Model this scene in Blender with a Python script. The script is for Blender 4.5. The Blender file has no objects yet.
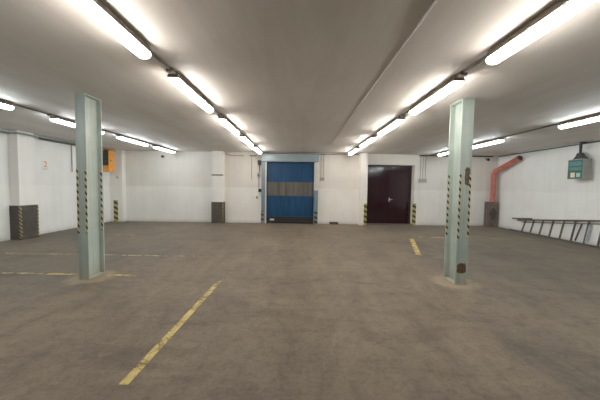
import bpy, bmesh, math, random
from mathutils import Vector, Matrix
random.seed(7)
scn = bpy.context.scene
COL = scn.collection
H = 3.40            # ceiling height
XL, XR, YB, YR = -9.0, 9.5, 12.9, -6.0

# ------------------------------------------------------------------ materials
def lin(c):
    return tuple(((v/255)/12.92 if v/255 <= .04045 else ((v/255+.055)/1.055)**2.4) for v in c) + (1,)

class NT:
    def __init__(s, name):
        s.m = bpy.data.materials.new(name); s.m.use_nodes = True
        s.t = s.m.node_tree; s.n = s.t.nodes
        s.b = s.n['Principled BSDF']; s.out = s.n['Material Output']
    def new(s, typ, **kw):
        n = s.n.new(typ)
        for k, v in kw.items():
            if k in n.inputs: n.inputs[k].default_value = v
            else: setattr(n, k, v)
        return n
    def link(s, a, b): s.t.links.new(a, b)
    def coord(s, kind='Object', scale=(1,1,1), rot=(0,0,0)):
        tc = s.new('ShaderNodeTexCoord'); mp = s.new('ShaderNodeMapping')
        mp.inputs['Scale'].default_value = scale; mp.inputs['Rotation'].default_value = rot
        s.link(tc.outputs[kind], mp.inputs['Vector']); return mp.outputs['Vector']
    def noise(s, vec, scale, detail=4, rough=.55, dist=0):
        n = s.new('ShaderNodeTexNoise'); n.inputs['Scale'].default_value = scale
        n.inputs['Detail'].default_value = detail; n.inputs['Roughness'].default_value = rough
        n.inputs['Distortion'].default_value = dist
        s.link(vec, n.inputs['Vector']); return n.outputs['Fac']
    def ramp(s, fac, stops, interp='LINEAR'):
        r = s.new('ShaderNodeValToRGB'); e = r.color_ramp; e.interpolation = interp
        while len(e.elements) < len(stops): e.elements.new(.5)
        for i, (p, c) in enumerate(stops):
            e.elements[i].position = p
            e.elements[i].color = c if len(c) == 4 else lin(c)
        s.link(fac, r.inputs['Fac']); return r.outputs['Color']
    def mix(s, fac, a, b, mode='MIX'):
        m = s.new('ShaderNodeMix', data_type='RGBA', blend_type=mode)
        for sock, v in ((m.inputs['Factor'], fac), (m.inputs['A'], a), (m.inputs['B'], b)): pass
        def put(sock, v):
            if isinstance(v, (int, float)): sock.default_value = v
            elif isinstance(v, tuple): sock.default_value = v if len(v) == 4 else lin(v)
            else: s.link(v, sock)
        put(m.inputs[0], fac); put(m.inputs[6], a); put(m.inputs[7], b)
        return m.outputs[2]
    def math(s, op, a, b=0.0, c=0.0):
        m = s.new('ShaderNodeMath', operation=op)
        for i, v in enumerate((a, b, c)):
            if isinstance(v, (int, float)): m.inputs[i].default_value = v
            else: s.link(v, m.inputs[i])
        return m.outputs[0]
    def sep(s, vec):
        x = s.new('ShaderNodeSeparateXYZ'); s.link(vec, x.inputs[0]); return x.outputs
    def bump(s, h, strength, dist=.02):
        b = s.new('ShaderNodeBump'); b.inputs['Strength'].default_value = strength
        b.inputs['Distance'].default_value = dist
        s.link(h, b.inputs['Height']); s.link(b.outputs[0], s.b.inputs['Normal'])
    def color(s, c): s.link(c, s.b.inputs['Base Color'])
    def set(s, **kw):
        for k, v in kw.items(): s.b.inputs[k].default_value = v
        return s

BW = [(0,(0,0,0,1)), (1,(1,1,1,1))]
def simple(name, c, rough=.5, metal=0., vary=.12, scale=6., stretch=(1,1,1), bump=0):
    n = NT(name); v = n.coord('Object', stretch)
    f = n.noise(v, scale, 5, .6)
    lo = tuple(max(0, x*(1-vary)) for x in c); hi = tuple(min(255, x*(1+vary*.6)) for x in c)
    n.color(n.ramp(f, [(.3, lo), (.7, hi)])); n.set(Roughness=rough, Metallic=metal)
    if bump: n.bump(f, bump)
    return n.m

def wall_mat(name, up, low, tint):
    n = NT(name); v = n.coord('Object'); z = n.sep(v)[2]
    wob = n.noise(v, .6, 3)
    zz = n.math('ADD', z, n.math('MULTIPLY', wob, .10))
    t = n.math('SMOOTH_MIN', 1.0, n.math('MAXIMUM', 0.0, n.math('MULTIPLY', n.math('SUBTRACT', zz, 1.72), 12.0)), .02)
    base = n.mix(t, low, up)
    d1 = n.ramp(n.noise(v, 1.3, 6, .62), [(.28, (236,232,227)), (.62, (255,255,255))])
    base = n.mix(.45, base, d1, 'MULTIPLY')
    st = n.noise(n.coord('Object', (7, 7, .35)), 1.0, 4, .6)
    base = n.mix(.10, base, n.ramp(st, [(.34, (205,200,190)), (.6, (255,255,255))]), 'MULTIPLY')
    # grime band just above the floor
    g = n.math('SUBTRACT', 1.0, n.math('MINIMUM', 1.0, n.math('MULTIPLY', n.math('MAXIMUM', z, 0.0), 4.5)))
    g2 = n.math('MULTIPLY', n.math('MULTIPLY', g, g), n.math('MULTIPLY', n.noise(v, 3.5, 5, .7), .9))
    base = n.mix(g2, base, (120,108,96))
    n.color(base); n.set(Roughness=.62)
    # faint painted block courses
    br = n.new('ShaderNodeTexBrick'); br.inputs['Scale'].default_value = 1
    br.inputs['Brick Width'].default_value = .5; br.inputs['Row Height'].default_value = .25
    br.inputs['Mortar Size'].default_value = .008
    sp = n.sep(v); cb = n.new('ShaderNodeCombineXYZ')
    n.link(n.math('ADD', sp[0], sp[1]), cb.inputs[0]); n.link(sp[2], cb.inputs[1])
    n.link(cb.outputs[0], br.inputs['Vector'])
    hh = n.math('ADD', n.math('MULTIPLY', br.outputs['Fac'], -.5), n.math('MULTIPLY', n.noise(v, 18, 4), .35))
    n.bump(hh, .10, .012)
    return n.m

M = {}
M['wall'] = wall_mat('painted_wall', (228,224,217), (242,240,235), 0)
M['wall_cool'] = wall_mat('painted_wall_side', (238,239,237), (244,245,243), 0)
M['pilaster'] = wall_mat('painted_pilaster', (238,236,231), (242,240,235), 0)

def ceiling_mat():
    n = NT('ceiling_paint'); v = n.coord('Object')
    c = n.ramp(n.noise(v, .35, 5, .55), [(.3, (207,202,196)), (.7, (223,219,214))])
    st = n.noise(n.coord('Object', (.8, .12, 1)), 2.2, 5, .6)
    c = n.mix(.5, c, n.ramp(st, [(.35, (222,215,207)), (.6, (255,255,255))]), 'MULTIPLY')
    sp = n.sep(v)
    # aisle between the two inner rows keeps the same mottled paint
    n.color(c); n.set(Roughness=.7)
    n.bump(n.noise(v, 22, 4), .08, .01)
    return n.m
M['ceiling'] = ceiling_mat()

def floor_mat():
    n = NT('concrete_floor'); v = n.coord('Object')
    big = n.ramp(n.noise(v, .22, 4, .5), [(.32, (110,102,91)), (.68, (137,124,106))])
    sm = n.noise(n.coord('Object', (1.0, .42, 1), (0,0,math.radians(35))), 1.5, 7, .68, .6)
    c = n.mix(.85, big, n.ramp(sm, [(.25, (150,146,142)), (.45, (222,218,214)), (.6, (255,252,248)), (.8, (255,255,255))]), 'MULTIPLY')
    sm2 = n.noise(n.coord('Object', (.35, 1.6, 1), (0,0,math.radians(-20))), 1.8, 6, .7, .8)
    c = n.mix(.6, c, n.ramp(sm2, [(.3, (176,172,168)), (.5, (248,245,240)), (.8, (255,255,255))]), 'MULTIPLY')
    fine = n.noise(v, 26, 5, .75)
    c = n.mix(.55, c, n.ramp(fine, [(.3, (182,178,174)), (.6, (255,255,255))]), 'MULTIPLY')
    mot = n.noise(v, 6.5, 6, .72, .4)
    c = n.mix(.5, c, n.ramp(mot, [(.32, (168,162,156)), (.52, (246,243,240)), (.8, (255,255,255))]), 'MULTIPLY')
    # greyer, cooler concrete towards the side walls
    sp = n.sep(v)
    side = n.math('MINIMUM', 1.0, n.math('MAXIMUM', 0.0, n.math('MULTIPLY', n.math('SUBTRACT', n.math('ABSOLUTE', sp[0]), 2.0), .16)))
    c = n.mix(n.math('MULTIPLY', side, .6), c, n.mix(1.0, c, (236,248,255), 'MULTIPLY'))
    # pale sandy grout around the feet of the steel columns
    for (px, py) in ((-3.95, 5.02), (2.95, 5.02)):
        dx = n.math('MULTIPLY', n.math('SUBTRACT', sp[0], px), 1.0); dy = n.math('SUBTRACT', sp[1], py)
        d = n.math('SQRT', n.math('ADD', n.math('MULTIPLY', dx, dx), n.math('MULTIPLY', dy, dy)))
        d = n.math('ADD', d, n.math('MULTIPLY', n.math('SUBTRACT', n.noise(v, 5.5, 5, .7), .5), .55))
        k = n.math('MULTIPLY', n.math('MINIMUM', 1.0, n.math('MAXIMUM', 0.0, n.math('MULTIPLY', n.math('SUBTRACT', .46, d), 6.0))), .40)
        c = n.mix(k, c, (176,158,130))
    n.color(c)
    n.link(n.math('ADD', .52, n.math('MULTIPLY', sm, .3)), n.b.inputs['Roughness'])
    n.set(**{'Specular IOR Level': .35})
    n.bump(n.math('ADD', n.math('MULTIPLY', fine, .5), sm), .12, .02)
    return n.m
M['floor'] = floor_mat()

def line_mat(name, col, thresh):
    n = NT(name); v = n.coord('Object')
    f = n.noise(v, 4, 6, .8, .5); f2 = n.noise(v, 34, 4, .75)
    a = n.ramp(n.math('ADD', n.math('MULTIPLY', f, .7), n.math('MULTIPLY', f2, .3)), [(thresh-.05, (0,0,0,1)), (thresh+.07, (1,1,1,1))])
    n.color(n.mix(n.noise(v, 9, 3), tuple(x*.8 for x in col), col)); n.set(Roughness=.6)
    n.link(a, n.b.inputs['Alpha'])
    return n.m
M['line'] = line_mat('worn_yellow_paint', (214,188,108), .462)
M['line_faint'] = line_mat('faded_yellow_paint', (200,178,124), .50)
M['line_ghost'] = line_mat('almost_gone_paint', (176,160,122), .54)

def steel_mat(name, rusty):
    n = NT(name); v = n.coord('Object')
    c = n.ramp(n.noise(v, 2.2, 5, .6), [(.3, (158,175,169)), (.7, (178,193,187))])
    st = n.noise(n.coord('Object', (9, 9, .5)), 1.2, 5, .65)
    c = n.mix(.6, c, n.ramp(st, [(.3, (200,196,182)), (.55, (255,255,255))]), 'MULTIPLY')
    sp = n.sep(v)
    low = n.math('MAXIMUM', 0.0, n.math('SUBTRACT', 1.0, n.math('MULTIPLY', sp[2], 3.0)))
    c = n.mix(n.math('MULTIPLY', n.math('MULTIPLY', low, n.noise(v, 7, 5, .7)), .9), c, (150,136,110))
    for (rx, rz, ax, az) in rusty:
        dx = n.math('DIVIDE', n.math('SUBTRACT', sp[0], rx), ax); dz = n.math('DIVIDE', n.math('SUBTRACT', sp[2], rz), az)
        d = n.math('SQRT', n.math('ADD', n.math('POWER', n.math('ABSOLUTE', dx), 4.0), n.math('POWER', n.math('ABSOLUTE', dz), 4.0)))
        d = n.math('ADD', d, n.math('MULTIPLY', n.math('SUBTRACT', n.noise(v, 16, 5, .7), .5), 1.5))
        front = n.math('LESS_THAN', sp[1], -.17)
        k = n.math('MULTIPLY', front, n.math('MINIMUM', 1.0, n.math('MAXIMUM', 0.0, n.math('MULTIPLY', n.math('SUBTRACT', 1.05, d), 4.0))))
        c = n.mix(k, c, n.ramp(n.noise(v, 30, 4, .7), [(.35, (46,38,32)), (.65, (104,78,58))]))
    n.color(c); n.set(Roughness=.38)
    n.bump(n.noise(v, 14, 4), .06, .01)
    return n.m
M['steel_l'] = steel_mat('green_grey_steel_paint', [])
M['steel_r'] = steel_mat('green_grey_steel_paint_rusted', [(.04, 2.0, .05, .17), (.0, .31, .085, .10)])

def hazard_mat(name, light, dark, period, slope, axis=0, worn=.0):
    n = NT(name); v = n.coord('Object'); sp = n.sep(v)
    a = n.math('ADD', sp[0], sp[1])
    t = n.math('FRACT', n.math('DIVIDE', n.math('ADD', sp[2], n.math('MULTIPLY', a, slope)), period))
    k = n.math('GREATER_THAN', t, .54)
    c = n.mix(k, light, dark)
    w = n.ramp(n.noise(v, 14, 5, .7), [(.35, (170,165,150)), (.6, (255,255,255))])
    c = n.mix(worn, c, w, 'MULTIPLY')
    n.color(c); n.set(Roughness=.5)
    return n.m
M['haz_steel'] = hazard_mat('black_and_cream_stripe', (208,198,150), (22,21,18), .125, 1.0, worn=.5)
M['haz_wall'] = hazard_mat('black_and_yellow_stripe', (178,166,84), (26,27,22), .24, .5, worn=.6)
M['haz_guard'] = hazard_mat('black_and_faded_yellow_stripe', (176,158,112), (42,40,36), .12, 1.0, worn=.7)
M['haz_jamb'] = hazard_mat('black_and_grey_stripe', (120,124,124), (34,34,34), .22, .3, worn=.5)

def rubber_mat():
    n = NT('ribbed_dark_rubber'); v = n.coord('Object')
    c = n.ramp(n.noise(v, 5, 5, .65), [(.3, (52,47,43)), (.7, (80,74,68))])
    z = n.sep(v)[2]
    k = n.math('LESS_THAN', n.math('FRACT', n.math('MULTIPLY', z, 14.0)), .3)
    c = n.mix(n.math('MULTIPLY', k, .55), c, (44,41,39))
    n.color(c); n.set(Roughness=.7); return n.m
M['rubber'] = rubber_mat()
def rustbox_mat():
    n = NT('stained_steel_casing'); v = n.coord('Object')
    c = n.ramp(n.noise(n.coord('Object', (5, 5, 1.2)), 2, 6, .7), [(.3, (66,54,46)), (.55, (104,92,82)), (.75, (120,108,96))])
    sp = n.sep(v)
    d = n.math('SQRT', n.math('ADD', n.math('POWER', n.math('MULTIPLY', sp[0], 5.0), 2.0), n.math('POWER', n.math('MULTIPLY', n.math('SUBTRACT', sp[2], .62), 2.6), 2.0)))
    d = n.math('ADD', d, n.math('SUBTRACT', n.noise(v, 9, 5, .7), .5))
    c = n.mix(n.math('MULTIPLY', n.math('LESS_THAN', d, .75), .75), c, (58,34,26))
    n.color(c); n.set(Roughness=.65); return n.m
M['rustbox'] = rustbox_mat()

M['housing'] = simple('lamp_housing', (92,82,70), .7, 0, .1, 4)
M['endcap'] = simple('lamp_end_cap', (214,208,196), .5, 0, .05)
M['clip'] = simple('lamp_clip_metal', (180,176,170), .35, .8, .05)
M['conduit'] = simple('grey_conduit', (150,144,136), .5, 0, .1)
M['conduit_dark'] = simple('dark_conduit', (84,82,80), .55, 0, .15)
M['conduit_green'] = simple('green_grey_pipe', (120,136,130), .5, .1, .12)
M['conduit_white'] = simple('white_pipe', (214,208,200), .45, 0, .06)
M['conduit_red'] = simple('reddish_pipe', (176,132,118), .55, 0, .12)
M['duct_red'] = simple('red_duct_paint', (194,100,84), .42, 0, .16, 4, (1,1,1), .05)
M['duct_in'] = simple('duct_inside', (58,40,36), .8)
M['heater'] = simple('orange_enamel', (236,150,42), .4, 0, .08)
M['dark'] = simple('dark_grille', (24,24,26), .5, .2)
M['black'] = simple('black_plastic', (16,16,17), .5, 0, .1)
M['grey_box'] = simple('grey_box_plastic', (158,158,150), .5, 0, .06)
M['white_box'] = simple('white_box_plastic', (214,212,206), .5, 0, .05)
M['green'] = simple('green_panel', (26,86,76), .4, 0, .15, 12)
M['teal'] = simple('teal_panel', (62,120,120), .4, 0, .2, 16, (1,1,4))
M['teal_dark'] = simple('dark_green_band', (20,70,62), .4, 0, .15)
M['cream'] = simple('cream_label', (226,222,184), .5, 0, .06)
M['paleteal'] = simple('pale_green_label', (150,194,176), .5, 0, .1)
M['ladder'] = simple('weathered_ladder_metal', (92,86,80), .55, .2, .25, 7)
M['ladder_blue'] = simple('ladder_stay_metal', (184,190,194), .5, .1, .2, 7)
M['door_housing'] = simple('roller_housing_metal', (134,150,158), .4, .15, .06, 2)
M['door_jamb'] = simple('roller_guide_metal', (106,126,140), .4, .2, .1, 3)
M['door_jamb_pale'] = simple('pale_guide_metal', (196,196,190), .45, .1, .06, 3)
M['maroon'] = simple('burgundy_gloss_paint', (38,12,22), .1, 0, .15, 2.5, (1,1,.4))
M['maroon_frame'] = simple('dark_burgundy_frame', (40,20,26), .35, 0, .1)
M['metal'] = simple('bright_metal', (200,196,190), .3, .9, .05)
M['paper'] = simple('white_paper', (236,234,230), .7, 0, .03)
M['red_ink'] = simple('red_ink', (216,92,84), .6, 0, .05)
M['green_ink'] = simple('pale_green_ink', (150,190,150), .6, 0, .05)
M['label_white'] = simple('white_sticker', (236,236,232), .5, 0, .03)

def curtain_mat():
    n = NT('blue_curtain_fabric'); v = n.coord('Object')
    fold = n.noise(n.coord('Object', (5, 1, .5)), 1.4, 4, .6)
    c = n.ramp(fold, [(.3, (0,42,72)), (.7, (2,62,106))])
    n.color(c); n.set(Roughness=.5, **{'Specular IOR Level': .3})
    n.bump(fold, .25, .03); return n.m
M['curtain'] = curtain_mat()
def pane_mat():
    n = NT('smoky_vinyl_window'); v = n.coord('Object')
    f = n.noise(n.coord('Object', (7, 1, .35)), 1.0, 4, .6, .3)
    c = n.ramp(f, [(.3, (66,64,62)), (.5, (82,79,75)), (.7, (98,94,89))])
    n.color(c); n.set(Roughness=.25); n.bump(f, .3, .02); return n.m
M['pane'] = pane_mat()

UPK = 1.1
def glow(name, c, s):
    n = NT(name); v = n.coord('Object')
    f = n.noise(v, 3, 2)
    n.set(**{'Emission Strength': s, 'Roughness': .4}); n.b.inputs['Base Color'].default_value = (.8,.8,.8,1)
    lo = tuple(x*.97 for x in c)
    r = n.ramp(f, [(.3, lo+(1,)), (.7, tuple(c)+(1,))]); n.link(r, n.b.inputs['Emission Color'])
    # prismatic cover: throws more light sideways and up than straight down
    ge = n.new('ShaderNodeNewGeometry'); nz = n.sep(ge.outputs['Normal'])[2]
    n.link(n.math('MULTIPLY', n.math('ADD', 1.0, n.math('MULTIPLY', n.math('ADD', nz, 1.0), UPK)), s), n.b.inputs['Emission Strength'])
    return n.m
M['glow_warm'] = glow('warm_tube_diffuser', (1, .915, .81), 18.0)
M['endcap_warm'] = glow('warm_lit_end_cap', (1, .90, .79), 1.6)
M['endcap_cool'] = glow('cool_lit_end_cap', (.90, .985, 1.0), 1.4)
M['glow_cool'] = glow('cool_tube_diffuser', (.90, .985, 1.0), 14.0)

# ------------------------------------------------------------------ mesh helpers
class B:
    def __init__(s): s.bm = bmesh.new()
    def box(s, a, b, bev=0):
        a, b = Vector(a), Vector(b)
        r = bmesh.ops.create_cube(s.bm, size=1)
        d = b - a; c = (a + b)/2
        for v in r['verts']: v.co = Vector((v.co.x*d.x, v.co.y*d.y, v.co.z*d.z)) + c
        if bev:
            es = list({e for v in r['verts'] for e in v.link_edges})
            bmesh.ops.bevel(s.bm, geom=es, offset=bev, segments=2, affect='EDGES', profile=.6)
        return s
    def bar(s, p, q, w, h, up=(0,0,1)):
        """rectangular bar from p to q, w across and h along up"""
        p, q = Vector(p), Vector(q); d = (q-p).normalized(); up = Vector(up)
        sx = d.cross(up).normalized(); sz = sx.cross(d).normalized()
        ring = [(-.5,-.5),(.5,-.5),(.5,.5),(-.5,.5)]
        A = [s.bm.verts.new(p + sx*w*i + sz*h*j) for i, j in ring]
        Bv = [s.bm.verts.new(q + sx*w*i + sz*h*j) for i, j in ring]
        for i in range(4): s.bm.faces.new((A[i], A[(i+1)%4], Bv[(i+1)%4], Bv[i]))
        s.bm.faces.new(A[::-1]); s.bm.faces.new(Bv); return s
    def tube(s, pts, r, n=10, caps=True):
        pts = [Vector(p) for p in pts]; rings = []; ref = None
        for i, p in enumerate(pts):
            d = ((pts[i+1]-p).normalized() if i < len(pts)-1 else Vector((0,0,0))) + ((p-pts[i-1]).normalized() if i else Vector((0,0,0)))
            d.normalize()
            if ref is None: ref = Vector((0,0,1)) if abs(d.z) < .9 else Vector((1,0,0))
            x = d.cross(ref).normalized(); y = x.cross(d).normalized(); ref = y
            k = 1.0
            if 0 < i < len(pts)-1:
                k = 1/max(.5, math.cos((pts[i+1]-p).angle(p-pts[i-1])/2))
            rings.append([s.bm.verts.new(p + (x*math.cos(2*math.pi*j/n) + y*math.sin(2*math.pi*j/n))*r*(k if 1 else 1)) for j in range(n)])
        for a, b in zip(rings, rings[1:]):
            for j in range(n): s.bm.faces.new((a[j], a[(j+1)%n], b[(j+1)%n], b[j]))
        if caps: s.bm.faces.new(rings[0][::-1]); s.bm.faces.new(rings[-1])
        return s
    def prism(s, prof, y0, y1, axis='Y'):
        """extrude a closed 2-D profile (u,v) along an axis: Y -> (u, y, v); Z -> (u, v, z); X -> (x, u, v)"""
        f = {'Y': lambda u, v, t: (u, t, v), 'Z': lambda u, v, t: (u, v, t), 'X': lambda u, v, t: (t, u, v)}[axis]
        A = [s.bm.verts.new(f(u, v, y0)) for u, v in prof]; Q = [s.bm.verts.new(f(u, v, y1)) for u, v in prof]
        n = len(prof)
        for i in range(n): s.bm.faces.new((A[i], A[(i+1)%n], Q[(i+1)%n], Q[i]))
        s.bm.faces.new(A[::-1]); s.bm.faces.new(Q); return s
    def build(s, name, mat, parent=None, loc=(0,0,0), smooth=False):
        bmesh.ops.recalc_face_normals(s.bm, faces=s.bm.faces)
        me = bpy.data.meshes.new(name); s.bm.to_mesh(me); s.bm.free()
        me.materials.append(M[mat])
        if smooth:
            for p in me.polygons: p.use_smooth = True
        o = bpy.data.objects.new(name, me); COL.objects.link(o); o.location = loc
        if parent: o.parent = parent
        return o

def tag(o, label, cat, group=None, kind=None):
    o['label'] = label; o['category'] = cat
    if group: o['group'] = group
    if kind: o['kind'] = kind
    return o
def thing(name, label, cat, loc=(0,0,0), group=None, kind=None):
    o = bpy.data.objects.new(name, None); COL.objects.link(o); o.location = loc
    o.empty_display_size = .1
    return tag(o, label, cat, group, kind)
def dup(root, loc, label, group=None):
    r = root.copy(); COL.objects.link(r); r.location = loc; r['label'] = label
    if group: r['group'] = group
    for ch in list(root.children):
        c = ch.copy(); COL.objects.link(c); c.parent = r
        for g in list(ch.children):
            d = g.copy(); COL.objects.link(d); d.parent = c
    return r
def structure(o, label, cat): return tag(o, label, cat, None, 'structure')

# ------------------------------------------------------------------ room shell
T = .5
floor = B().box((XL-.3, YR-.3, -.2), (XR+.3, YB+T+.3, 0)).build('floor', 'floor')
structure(floor, 'worn grey brown concrete floor with faded yellow lines', 'floor')
structure(B().box((XL-.3, YR-.3, H), (XR+.3, YB+T+.3, H+.2)).build('ceiling', 'ceiling'), 'flat grey painted concrete ceiling carrying the strip lights', 'ceiling')
structure(B().box((XL-.3, YR-.3, 0), (XL, YB, H)).build('wall_left', 'wall_cool'), 'white painted side wall behind the steel column, with orange heater', 'wall')
structure(B().box((XR, YR-.3, 0), (XR+.3, YB, H)).build('wall_right', 'wall_cool'), 'white painted side wall behind the ladder', 'wall')
structure(B().box((XL, YR-.3, 0), (XR, YR, H)).build('wall_rear', 'wall'), 'white painted wall closing the garage behind the camera', 'wall')
DX0, DX1, DZ = -1.62, .66, 2.93         # roller door opening
EX0, EX1, EZ = 3.15, 5.50, 2.90         # burgundy door recess
wb = B()
wb.box((XL-.3, YB, 0), (DX0, YB+T, H)); wb.box((DX0, YB, DZ), (DX1, YB+T, H)); wb.box((DX1, YB, 0), (EX0, YB+T, H))
wb.box((EX0, YB, EZ), (EX1, YB+T, H)); wb.box((EX1, YB, 0), (XR+.3, YB+T, H))
structure(wb.build('wall_back', 'wall'), 'long white painted back wall with the two doors', 'wall')

# pilasters
p1 = structure(B().box((-4.15, 12.6, 0), (-3.65, YB-.001, H-.001), .015).build('trim_1', 'pilaster'), 'white pilaster on back wall with a dark band near its top', 'pilaster')
structure(B().box((2.82, 12.5, 0), (EX0-.005, YB-.001, H-.001), .015).build('trim_2', 'pilaster'), 'white full height pilaster beside the burgundy door', 'pilaster')
structure(B().box((XL+.001, 8.27, 0), (-8.70, 8.77, H-.001), .015).build('trim_3', 'pilaster'), 'white pilaster on side wall above the dark ribbed guard', 'pilaster')
structure(B().box((XL+.001, 12.62, 0), (-8.40, YB-.001, H-.001), .015).build('trim_4', 'pilaster'), 'white corner pilaster where back wall meets the heater wall', 'pilaster')
bd = B().box((-4.17, 12.575, 2.25), (-3.63, 12.599, 2.31), .004).build('band', 'conduit_dark', p1); bd['label'] = 'thin dark band across the pilaster'

# floor markings: painted on the floor, parts of it
def strip(pts, w, mat, label):
    b = B()
    for (x0, y0, x1, y1) in pts:
        b.bar((x0, y0, .002), (x1, y1, .002), w, .003)
    o = b.build('line_marking', mat, floor); o['label'] = label; return o
strip([(-1.54, 2.28, -1.48, 4.75)], .085, 'line', 'long worn yellow line running towards the roller door')
strip([(-1.48, 4.75, -1.42, 5.6)], .07, 'line_ghost', 'nearly erased end of the long yellow line')
strip([(-8.9, 6.66, -2.3, 6.6)], .085, 'line_faint', 'faded yellow line crossing the floor beyond the steel column')
strip([(-8.9, 5.22, -4.9, 5.16)], .08, 'line_faint', 'faded yellow line left of the steel column foot')
strip([(-4.95, 5.16, -4.1, 5.15)], .085, 'line', 'bright yellow dash touching the steel column foot')
strip([(-3.75, 5.15, -3.15, 5.12)], .085, 'line', 'bright yellow dash at the other side of the column foot')
strip([(-6.6, 9.3, -5.7, 9.32)], .08, 'line_faint', 'short faded yellow dash near the back of the garage')
strip([(3.95, 9.35, 3.19, 7.05)], .14, 'line', 'short yellow diagonal line in front of the burgundy door')
strip([(4.3, 9.65, 6.1, 9.65)], .10, 'line_faint', 'faded yellow line behind the rusted column')
strip([(7.0, 9.58, 8.4, 9.6)], .09, 'line_faint', 'yellow line near the ladder')

# ------------------------------------------------------------------ roller door (door_1)
d1 = thing('door_1', 'blue fabric high speed roller door with smoky window strip', 'door', (0, 0, 0), None, 'structure')
B().box((-1.86, 12.58, 2.95), (.88, 12.898, 3.31), .02).build('housing', 'door_housing', d1)
lj = B().box((-1.84, 12.66, 0), (-1.615, 12.898, 2.948), .012).build('guide_post', 'door_jamb', d1)
B().box((-1.66, 12.655, 0.03), (-1.6, 12.66, 2.94)).build('guide_lip', 'door_jamb_pale', lj)
B().box((-1.85, 12.652, .04), (-1.72, 12.659, .62)).build('hazard_strip', 'haz_jamb', lj)
rj = B().box((.655, 12.66, 0), (.85, 12.898, 1.62), .012).build('guide_post', 'door_jamb', d1)
B().box((.655, 12.66, 1.622), (.85, 12.898, 2.948), .012).build('upper_guide', 'door_jamb_pale', rj)
B().box((.68, 12.652, .04), (.84, 12.659, .66)).build('hazard_strip', 'haz_jamb', rj)
B().box((-1.612, 12.84, 2.04), (.652, 12.862, 2.948)).build('curtain', 'curtain', d1)
B().box((-1.612, 12.84, .33), (.652, 12.862, 1.31)).build('curtain', 'curtain', d1)
pn = B().box((-1.60, 12.845, 1.315), (.64, 12.858, 2.035)).build('window_pane', 'pane', d1); pn['label'] = 'smoky see-through window strip'
B().box((-1.612, 12.835, 2.0), (.652, 12.839, 2.06)).build('seam', 'curtain', pn)
B().box((-1.612, 12.835, 1.28), (.652, 12.839, 1.34)).build('seam', 'curtain', pn)
B().box((-1.612, 12.83, .10), (.652, 12.87, .328), .01).build('bottom_bar', 'black', d1)
B().box((-1.612, 12.815, .005), (.652, 12.88, .098), .01).build('floor_seal', 'dark', d1)
st = B().box((-1.44, 12.824, .15), (-1.24, 12.829, .22)).build('sticker', 'label_white', d1); st['label'] = 'small white sticker'

# ------------------------------------------------------------------ burgundy double door (door_2)
d2 = thing('door_2', 'dark burgundy glossy double door set back in the white wall', 'door', (0,0,0), None, 'structure')
fr = B(); yd = 13.26
fr.box((EX0+.002, yd-.03, 0), (EX0+.09, yd+.1, EZ-.002)); fr.box((EX1-.09, yd-.03, 0), (EX1-.002, yd+.1, EZ-.002)); fr.box((EX0+.09, yd-.03, EZ-.07), (EX1-.09, yd+.1, EZ-.002))
fr.build('frame', 'maroon_frame', d2)
mid = 4.37
def leaf(x0, x1, hx):
    l = B().box((x0, yd, .01), (x1, yd+.06, EZ-.075), .006).build('door_leaf', 'maroon', d2)
    b = B()
    for (a, c, e, g) in ((x0+.02, x0+.09, .1, EZ-.1), (x1-.09, x1-.02, .1, EZ-.1)):
        b.box((a, yd-.008, e), (c, yd-.001, g), .003)
    b.box((x0+.095, yd-.008, .1), (x1-.095, yd-.001, .32), .003); b.box((x0+.095, yd-.008, EZ-.26), (x1-.095, yd-.001, EZ-.1), .003)
    b.build('stile_frame', 'maroon', l)
    return l
l1 = leaf(EX0+.092, mid-.003, 0); l2 = leaf(mid+.003, EX1-.092, 0)
h = B(); h.box((mid+.03, yd-.03, 1.10), (mid+.075, yd-.009, 1.30), .006); h.tube([(mid+.052, yd-.035, 1.21), (mid+.052, yd-.075, 1.21), (mid-.0, yd-.08, 1.21), (mid+.17, yd-.08, 1.21)][0:2] + [(mid+.19, yd-.08, 1.21)], .012)
hh = h.build('handle', 'metal', l2); hh['label'] = 'bright lever handle'
# small concrete threshold
structure(B().box((EX0+.002, 12.92, .0005), (EX1-.002, 13.22, .018), .004).build('trim_5', 'rustbox'), 'dark worn threshold strip in front of the burgundy door', 'threshold')

# hazard corner guards on the walls
def corner_guard(x0, x1, y0, y1, z1, label, name='corner_guard'):
    t = thing(name, label, 'corner guard', ((x0+x1)/2, y0, 0), 'striped wall corner guards')
    w = (x1-x0)/2
    B().box((-w, 0, .01), (w, .012, z1), .003).build('striped_face', 'haz_wall', t)
    return t
corner_guard(3.0, 3.14, 12.487, 12.5, 1.04, 'black and yellow striped guard on pilaster beside the burgundy door')
t = corner_guard(5.44, 5.62, 12.886, 12.9, 1.05, 'black and yellow striped guard on free jamb of the burgundy door, not on the pilaster')
t = corner_guard(-8.82, -8.62, 12.606, 12.62, 1.03, 'black and yellow striped guard on corner pilaster below the orange heater')

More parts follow.
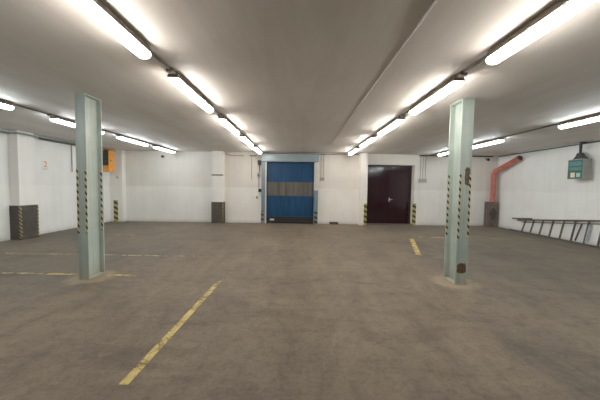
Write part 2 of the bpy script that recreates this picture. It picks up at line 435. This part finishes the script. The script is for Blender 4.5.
# ribbed guards around the two pilasters
g = thing('pilaster_guard', 'dark ribbed guard wrapped around foot of the side wall pilaster', 'pilaster guard', (-8.7, 8.52, 0), 'ribbed pilaster guards')
b = B(); b.prism([(-.296, -.285), (.045, -.285), (.045, .285), (-.296, .285), (-.296, .254), (.004, .254), (.004, -.254), (-.296, -.254)], .005, 1.07, 'Z')
b.build('ribbed_wrap', 'rubber', g)
B().box((.0, -.291, .06), (.045, -.286, 1.05)).build('hazard_strip', 'haz_guard', g)
B().box((.046, -.285, .06), (.052, -.25, 1.05)).build('hazard_strip', 'haz_guard', g)
B().box((.046, .245, .06), (.052, .285, 1.05)).build('hazard_strip', 'haz_guard', g)
g = thing('pilaster_guard', 'dark ribbed guard wrapped around foot of the back wall pilaster', 'pilaster guard', (-3.9, 12.6, 0), 'ribbed pilaster guards')
b = B(); b.prism([(-.285, -.04), (.285, -.04), (.285, .295), (.254, .295), (.254, -.004), (-.254, -.004), (-.254, .295), (-.285, .295)], .005, 1.01, 'Z')
b.build('ribbed_wrap', 'rubber', g)
B().box((.25, -.046, .05), (.285, -.041, 1.0)).build('hazard_strip', 'haz_guard', g)
B().box((-.285, -.046, .05), (-.25, -.041, 1.0)).build('hazard_strip', 'haz_guard', g)

# ------------------------------------------------------------------ steel columns
def steel_column(x, y, mat, label, side):
    t = thing('steel_column', label, 'column', (x, y, 0), 'painted steel columns')
    w, d, tf, tw = (.0935 if side > 0 else .107), .20, .022, .016
    prof = [(-w,-d),(w,-d),(w,-d+tf),(tw,-d+tf),(tw,d-tf),(w,d-tf),(w,d),(-w,d),(-w,d-tf),(-tw,d-tf),(-tw,-d+tf),(-w,-d+tf)]
    B().prism(prof, .02, H-.025, 'Z').build('beam', mat, t)
    b = B().box((-w-.004, -.205, .0), (w+.004, .205, .019), .004).build('base_plate', mat, t)
    B().box((-w-.016, -.21, H-.024), (w+.006, .21, H-.001), .004).build('top_plate', mat, t)
    def hs(x0, y0):
        B().box((x0, y0, .86), (x0+.034, y0+.004, 2.04)).build('hazard_strip', 'haz_steel', t)
    hs(-w, -d-.005); hs(w-.034, -d-.005)
    if side > 0: hs(w-.034, d-tf-.005)
    else: hs(-w, d-tf-.005)
    return t
steel_column(-3.980, 5.07, 'steel_l', 'pale green steel I-beam column without rust, standing on the side of the orange heater', 1)
steel_column(3.0, 5.07, 'steel_r', 'pale green steel I-beam column with two rust patches on its front', -1)

# ------------------------------------------------------------------ fluorescent lights
LEN = 1.57
K = .974
def make_light(mat, loc, label, group):
    t = thing('ceiling_light', label, 'ceiling light', loc, group)
    B().prism([(-.078, -.090), (.078, -.090), (.078, -.072), (.050, -.001), (-.050, -.001), (-.078, -.072)], .0, LEN, 'Y').build('housing', 'housing', t)
    prof = [(-.070,-.091),(-.076,-.104),(-.072,-.125),(-.054,-.150),(-.02,-.160),(.02,-.160),(.054,-.150),(.072,-.125),(.076,-.104),(.070,-.091)]
    df = B().prism(prof, .022, LEN-.022, 'Y').build('diffuser', mat, t)
    for y in (.25, .62, .98, 1.35):
        for s in (-1, 1):
            B().box((s*.080-.003, y-.016, -.112), (s*.080+.003, y+.016, -.08)).build('clip', 'clip', df)
    for y0, y1 in ((.0, .021), (LEN-.021, LEN)):
        B().prism([(u*1.02, v*1.005) for u, v in prof], y0, y1, 'Y').build('end_cap', 'endcap_' + mat[5:], t)
    B().box((-.045, -.11, -.05), (.045, -.001, -.001), .006).build('connection_box', 'housing', t)
    return t
rows = [
 ('warm', -1.89, [1.68, 4.0, 6.38, 8.62, 10.9], 'in the inner row on the heater side', 'strip lights of the inner row above the steel column by the heater wall'),
 ('warm', 2.30, [1.70, 3.98, 6.2, 8.5, 10.9], 'in the inner row on the ladder side', 'strip lights of the inner row ending by the burgundy door'),
 ('cool', -6.04, [4.02, 6.58, 8.93, 11.15], 'in the outer row along the heater wall', 'strip lights of the outer row along the heater wall'),
 ('cool', 6.38, [5.02, 8.55, 10.75], 'in the outer row along the ladder wall', 'strip lights of the outer row along the ladder wall'),
]
ords = ["farthest light", "second light from back wall", "third light from back wall", "fourth light from back wall", "fifth light from back wall"]
protos = {}
for kind, x, ys, txt, grp in rows:
    x *= K; ys = [y*K for y in ys]
    n = len(ys)
    for i, y in enumerate(ys):
        lab = ords[n-1-i] + ' ' + txt
        if kind not in protos:
            protos[kind] = make_light('glow_'+kind, (x, y, H), lab, grp)
        else:
            dup(protos[kind], (x, y, H), lab, grp)
# the same rows carry on behind the camera
for kind, x, y, txt, grp in [('cool', -6.04, 1.3, 'overhead light out of frame in the outer row by the heater wall', rows[2][4]),
                        ('cool', 6.38, 2.9, 'overhead light out of frame in the outer row by the ladder wall', rows[3][4]),
                        ('cool', 6.38, .5, 'rearmost light out of frame in the outer row by the ladder wall', rows[3][4])]:
    dup(protos[kind], (x*K, y*K, H), txt, grp)

# supply cables between the lights
def cable(name, pts, r, mat, label, cat, n=8, group=None):
    return tag(B().tube(pts, r, n).build(name, mat, None, smooth=True), label, cat, group)
for (kind, x, ys, txt, grp), lab in zip(rows, (
        'thin supply conduit between the inner lights on the heater side',
        'thin supply conduit between the inner lights above the rusted column',
        'thin supply conduit between the cool lights along the heater wall',
        'thin supply conduit between the cool lights along the ladder wall')):
    t = thing('supply_conduit', lab, 'conduit', (x*K, 0, H), 'supply conduits of the light rows')
    ends = [y*K for y in ys] + [12.88 + .12]; y0 = -.5
    for y in ends:
        B().tube([(0, y0, -.018), (0, y-.112, -.018)], .017, 8).build('conduit_run', 'conduit_dark', t, smooth=True)
        y0 = y + LEN + .002
        if y0 > 12.8: break
cable('ceiling_pipe', [(1.15, -2, H-.011), (1.15, 2.95, H-.011)], .010, 'conduit', 'thin grey pipe running along the middle of the ceiling', 'pipe')
cable('ceiling_trunking', [(1.15, 2.955, H-.0055), (1.15, 10.5, H-.0055)], .005, 'conduit_white', 'thin white cable line continuing the grey ceiling pipe towards the roller door', 'cable')

# pipes along wall tops
cable('wall_pipe', [(-8.94, 5.0, 3.30), (-8.94, 8.23, 3.30), (-8.64, 8.25, 3.30), (-8.64, 9.2, 3.30), (-8.64, 12.5, 3.32)], .022, 'conduit_green', 'grey green pipe along the top of the heater wall, bending around the pilaster', 'pipe')
tr = thing('ceiling_cable_tray', 'dark cable tray with drop pipe high on the heater wall', 'cable tray', (-8.9, 9.2, 3.3))
B().box((-.05, 0, -.03), (.05, 1.62, .05), .006).build('tray', 'conduit_dark', tr)
B().tube([(-.06, 1.32, -.03), (-.06, 1.32, -1.07)], .02).build('drop_pipe', 'conduit', tr)
cable('wall_pipe', [(9.45, -2, 3.35), (9.45, 12.8, 3.35)], .024, 'conduit_dark', 'dark pipe along the top of the ladder wall', 'pipe')

# conduits on the back wall
def drop(name, x, z0, z1, xs, label, boxw, mat='conduit', boxmat='white_box'):
    t = thing(name, label, 'conduit', (x, 12.9, 0))
    for q in xs: B().tube([(q, -.022, z0), (q, -.022, z1)], .014).build('pipe', mat, t)
    if boxw: B().box((-boxw/2, -.08, z1-.16), (boxw/2, -.002, z1), .01).build('junction_box', boxmat, t)
    return t
drop('ceiling_conduit_drop', -2.35, 3.24, 2.1, [0], 'single thin conduit dropping beside the roller door motor', 0)
B().box((-.10, -.05, 3.20), (.24, -.002, 3.27), .008).build('elbow_box', 'conduit', bpy.data.objects['ceiling_conduit_drop'])
drop('ceiling_conduit_drop', 1.05, 3.32, 2.24, [-.06, .06], 'pair of thin conduits dropping to a small box beside roller door', .22, 'conduit', 'grey_box')
drop('ceiling_conduit_drop', 5.88, 3.34, 2.24, [-.12, 0, .12], 'three thin conduits dropping to a wide box right of the burgundy door', .36, 'conduit', 'grey_box')
cable('wall_conduit', [(5.7, 12.86, 3.35), (9.2, 12.86, 3.35)], .03, 'conduit_dark', 'dark conduit along top of back wall right of the burgundy door', 'conduit')
cable('wall_conduit', [(-1.9, 12.84, 3.352), (1.2, 12.84, 3.352)], .025, 'conduit_dark', 'dark pipe above the roller door housing', 'pipe')
cable('wall_conduit', [(1.21, 12.87, 3.352), (2.79, 12.87, 3.352)], .014, 'conduit_dark', 'thin dark conduit along wall top between roller door and white pilaster', 'conduit')
cable('wall_conduit', [(-3.6, 12.865, 3.32), (-3.3, 12.865, 3.23), (-2.7, 12.865, 3.23)], .018, 'conduit_red', 'short reddish pipe on back wall beside the banded pilaster', 'pipe')

# small wall devices
def device(name, x, z, w, h, d, mat, label, cat, y=12.9, knob=None):
    t = thing(name, label, cat, (x, y, z))
    B().box((-w/2, -d, -h/2), (w/2, -.001, h/2), .008).build('casing', mat, t)
    if knob: B().tube([(0, -d-.001, 0), (0, -d-.03, 0)], min(w, h)*.28, 12).build('button', knob, t)
    return t
s = thing('wall_sensor', 'small dark round sensor high on the back wall near the corner pilaster', 'sensor', (-6.6, 12.9, 3.14))
B().tube([(0, -.001, 0), (0, -.04, 0)], .07, 14).build('mount', 'grey_box', s); B().tube([(0, -.041, 0), (0, -.10, -.01)], .055, 14).build('lens', 'black', s)
s = thing('security_camera', 'small dark camera high on back wall above the red duct', 'camera', (8.9, 12.9, 3.22))
B().box((-.05, -.03, -.05), (.05, -.001, .05), .008).build('mount', 'grey_box', s); B().tube([(0, -.03, 0), (0, -.12, -.02)], .02).build('bracket', 'grey_box', s)
B().tube([(.02, -.121, .0), (-.08, -.28, -.06)], .055, 12).build('camera_body', 'black', s)
# roller door controls
c = device('door_motor', -1.95, 2.9, .15, .22, .2, 'black', 'black motor unit at top corner of the roller door', 'motor')
B().tube([(0, -.1, -.111), (-.01, -.06, -.46)], .018).build('cable', 'black', c)
c = device('switch_box', -2.0, 2.3, .13, .24, .1, 'grey_box', 'grey switch box on wall beside roller door, the upper one', 'switch', knob='black')
B().tube([(0, -.04, -.13), (.02, -.03, -.62)], .013).build('cable', 'black', c)
c = device('switch_box', -1.93, 1.58, .14, .16, .12, 'black', 'black switch box beside roller door at window strip height', 'switch', knob='dark')
c = device('push_button_switch', -2.08, 1.24, .09, .13, .06, 'grey_box', 'small grey push button on wall, lowest beside roller door', 'switch', knob='black')
c = device('push_button_switch', -8.61, 2.10, .07, .10, .04, 'grey_box', 'tiny grey button on the corner pilaster beside the heater', 'switch', y=12.62, knob='black')

# small black block on the floor at the back wall
t = thing('rubber_wedge', 'small flat black rubber wedge on floor against the wall between doors', 'wedge', (1.64, 12.8, 0))
B().prism([(-.09, .002), (.085, .002), (.085, .10), (.02, .10)], -.21, .21, 'X').build('wedge_body', 'black', t)
B().box((-.2, .0, .101), (.2, .08, .108)).build('grip_pad', 'dark', t)

# ------------------------------------------------------------------ orange heater
t = thing('wall_mounted_heater', 'orange wall hung air heater with dark louvred grille', 'heater', (XL, 11.88, 2.33))
B().box((.03, 0, 0), (.52, .36, .97), .02).build('casing', 'heater', t)
gr = B().box((.09, -.014, .27), (.50, -.001, .95), .004).build('grille', 'dark', t)
for k in range(8):
    B().bar((.10, -.02, .32+k*.078), (.49, -.02, .32+k*.078), .02, .012, (0,-.6,.8)).build('louvre', 'conduit_dark', gr)
B().tube([(.53, .12, .5), (.50, .12, .5)], .03, 12).build('knob', 'black', t)
B().box((.001, .05, .1), (.029, .3, .9)).build('wall_bracket', 'dark', t)

# ------------------------------------------------------------------ paper sign with the red 2
t = thing('paper_sign', 'small white paper sign with a red 2 on the heater wall', 'sign', (XL, 9.46, 2.42))
B().box((.001, -.12, -.18), (.006, .12, .15)).build('sheet', 'paper', t)
cu = bpy.data.curves.new('digit', 'FONT'); cu.body = '2'; cu.size = .30; cu.align_x = 'CENTER'; cu.extrude = .001
tmp = bpy.data.objects.new('digit', cu); COL.objects.link(tmp)
bpy.context.view_layer.update()
me = bpy.data.meshes.new_from_object(tmp.evaluated_get(bpy.context.evaluated_depsgraph_get()))
bpy.data.objects.remove(tmp); me.materials.clear(); me.materials.append(M['red_ink'])
o = bpy.data.objects.new('digit', me); COL.objects.link(o); o.parent = t
o.matrix_local = Matrix(((0,0,1,.008),(1,0,0,0),(0,1,0,-.075),(0,0,0,1))); o['label'] = 'red digit 2'
for z in (-.13, -.165): B().box((.0062, -.1, z), (.0075, .1, z+.014)).build('text_line', 'green_ink', t)

# ------------------------------------------------------------------ green electrical box on the right wall
t = thing('electrical_box', 'grey electrical box with green front hanging high above the ladder', 'electrical box', (XR, 8.95, 2.5))
B().box((-.34, -.25, -.34), (-.06, .25, .32), .015).build('casing', 'grey_box', t)
B().box((-.059, -.14, -.2), (-.001, .14, .2)).build('wall_bracket', 'dark', t)
fp = B().box((-.349, -.235, -.32), (-.341, .235, .30), .003).build('front_panel', 'green', t)
B().box((-.353, -.20, .10), (-.350, .20, .24)).build('label_plate', 'teal', fp)
B().box((-.353, -.21, -.05), (-.350, .17, .05)).build('label_plate', 'teal', fp)
B().box((-.353, -.22, -.10), (-.350, .22, -.075)).build('band', 'teal_dark', fp)
B().box((-.353, -.01, -.28), (-.350, .13, -.12)).build('cream_label', 'cream', fp)
B().box((-.353, -.18, -.27), (-.350, -.06, -.14)).build('pale_label', 'paleteal', fp)
b = B(); b.prism([(-.22, .321), (.2, .321), (.1, .42), (.05, .53), (-.05, .53), (-.12, .42)], -.26, -.13, 'X'); b.build('hood', 'black', t)
B().tube([(-.2, 0, .53), (-.2, 0, .86), (-.02, 0, .87)], .035).build('cable_entry', 'black', t)

# ------------------------------------------------------------------ red duct and its casing in the corner
t = thing('pipe_casing', 'stained dark steel casing around foot of the red duct', 'casing', (9.165, 12.62, 0))
b = B(); b.prism([(-.245, 0), (.245, 0), (.245, .27), (.225, .27), (.225, .02), (-.225, .02), (-.225, .27), (-.245, .27)], .004, 1.17, 'Z')
b.box((-.245, .0, 1.171), (.245, .27, 1.19), .003)
b.build('casing_sheet', 'rustbox', t)
B().box((-.17, -.012, .55), (-.13, -.001, .68), .003).build('latch', 'dark', t)
t = thing('red_duct', 'red painted duct rising from the casing and slanting up along the wall', 'duct', (9.2, 12.74, 1.2))
B().tube([(0,0,-.005), (0,0,.10)], .13, 16).build('collar', 'duct_red', t)
b = B(); b.tube([(0,0,.1), (0,0,1.28), (.02,-.12,1.46), (.10,-1.32,1.93)], .108, 16); b.build('duct_pipe', 'duct_red', t, smooth=False)
dv = Vector((.08,-1.38,.57)).normalized(); e = Vector((.10,-1.32,1.93))
B().tube([e+dv*.001, e+dv*.03], .112, 16).build('end_collar', 'duct_in', t)
j = Vector((.01,-.05,1.36))
B().tube([(0,0,1.16), (0,0,1.20)], .116, 16).build('joint_ring', 'duct_red', t)

# ------------------------------------------------------------------ ladder lying on its side along the right wall
t = thing('step_ladder', 'long weathered step ladder lying on its side along the wall', 'ladder', (9.3, 9, 0))
def LP(y, k, off=0):       # k=0 floor rail, k=1 upper rail
    zt = .53 + (11.09 - y)*.112
    return Vector(((9.30 + .13*k + off) - 9.3, y - 9, .032*(1-k) + zt*k))
B().bar(LP(11.75,0), LP(6.4,0), .035, .06).build('rail', 'ladder', t)
B().bar(LP(11.5,1), LP(6.4,1), .035, .06).build('rail', 'ladder', t)
for y in (11.1, 10.7, 10.29, 9.88, 9.48, 9.08, 8.66, 8.25, 7.84, 7.43, 7.02, 6.61):
    B().bar(LP(y,0)+Vector((0,0,.031)), LP(y,1)-Vector((0,0,.031)), .052, .03, (0,1,0)).build('rung', 'ladder', t)
o = B().bar(LP(11.75,1,-.04)+Vector((0,0,.07)), LP(10.75,1,-.04)+Vector((0,0,.05)), .03, .05).build('hinge_arm', 'ladder', t)
# folded rear frame, its rails close behind the front frame
rf = B().bar(LP(11.3,1,.036)-Vector((0,0,.1)), LP(6.4,1,.036)-Vector((0,0,.1)), .025, .03).build('stay_rail', 'ladder', t)
B().bar(LP(8.98,0,.04)+Vector((0,0,.05)), LP(8.90,1,.02)-Vector((0,0,.12)), .04, .03, (0,1,0)).build('stay', 'ladder', t)
B().bar(LP(8.62,0,.045)+Vector((0,0,.05)), LP(8.62,1,.03)-Vector((0,0,.12)), .12, .02, (0,1,0)).build('stay', 'ladder_blue', t)

# ------------------------------------------------------------------ camera
f = 267.0; th = math.atan(13/f); roll = .014
fw = Vector((0, math.cos(th), -math.sin(th))); r0 = Vector((1,0,0)); u0 = r0.cross(fw)
Rv = r0*math.cos(roll) + u0*math.sin(roll); Uv = u0*math.cos(roll) - r0*math.sin(roll)
cd = bpy.data.cameras.new('camera'); cam = bpy.data.objects.new('camera', cd); COL.objects.link(cam)
cd.sensor_width = 36; cd.lens = 36*f/600; cd.clip_start = .05
m = Matrix.Identity(4)
for i, vv in enumerate((Rv, Uv, -fw)):
    for k in range(3): m[k][i] = vv[k]
m.translation = Vector((0, 0, 1.77)); cam.matrix_world = m
scn.camera = cam

w = bpy.data.worlds.new('world'); scn.world = w; w.use_nodes = True
w.node_tree.nodes['Background'].inputs[0].default_value = (.5,.5,.5,1)
w.node_tree.nodes['Background'].inputs[1].default_value = .0
scn.view_settings.view_transform = 'Standard'
scn.view_settings.exposure = .54
scn.view_settings.gamma = 1.22
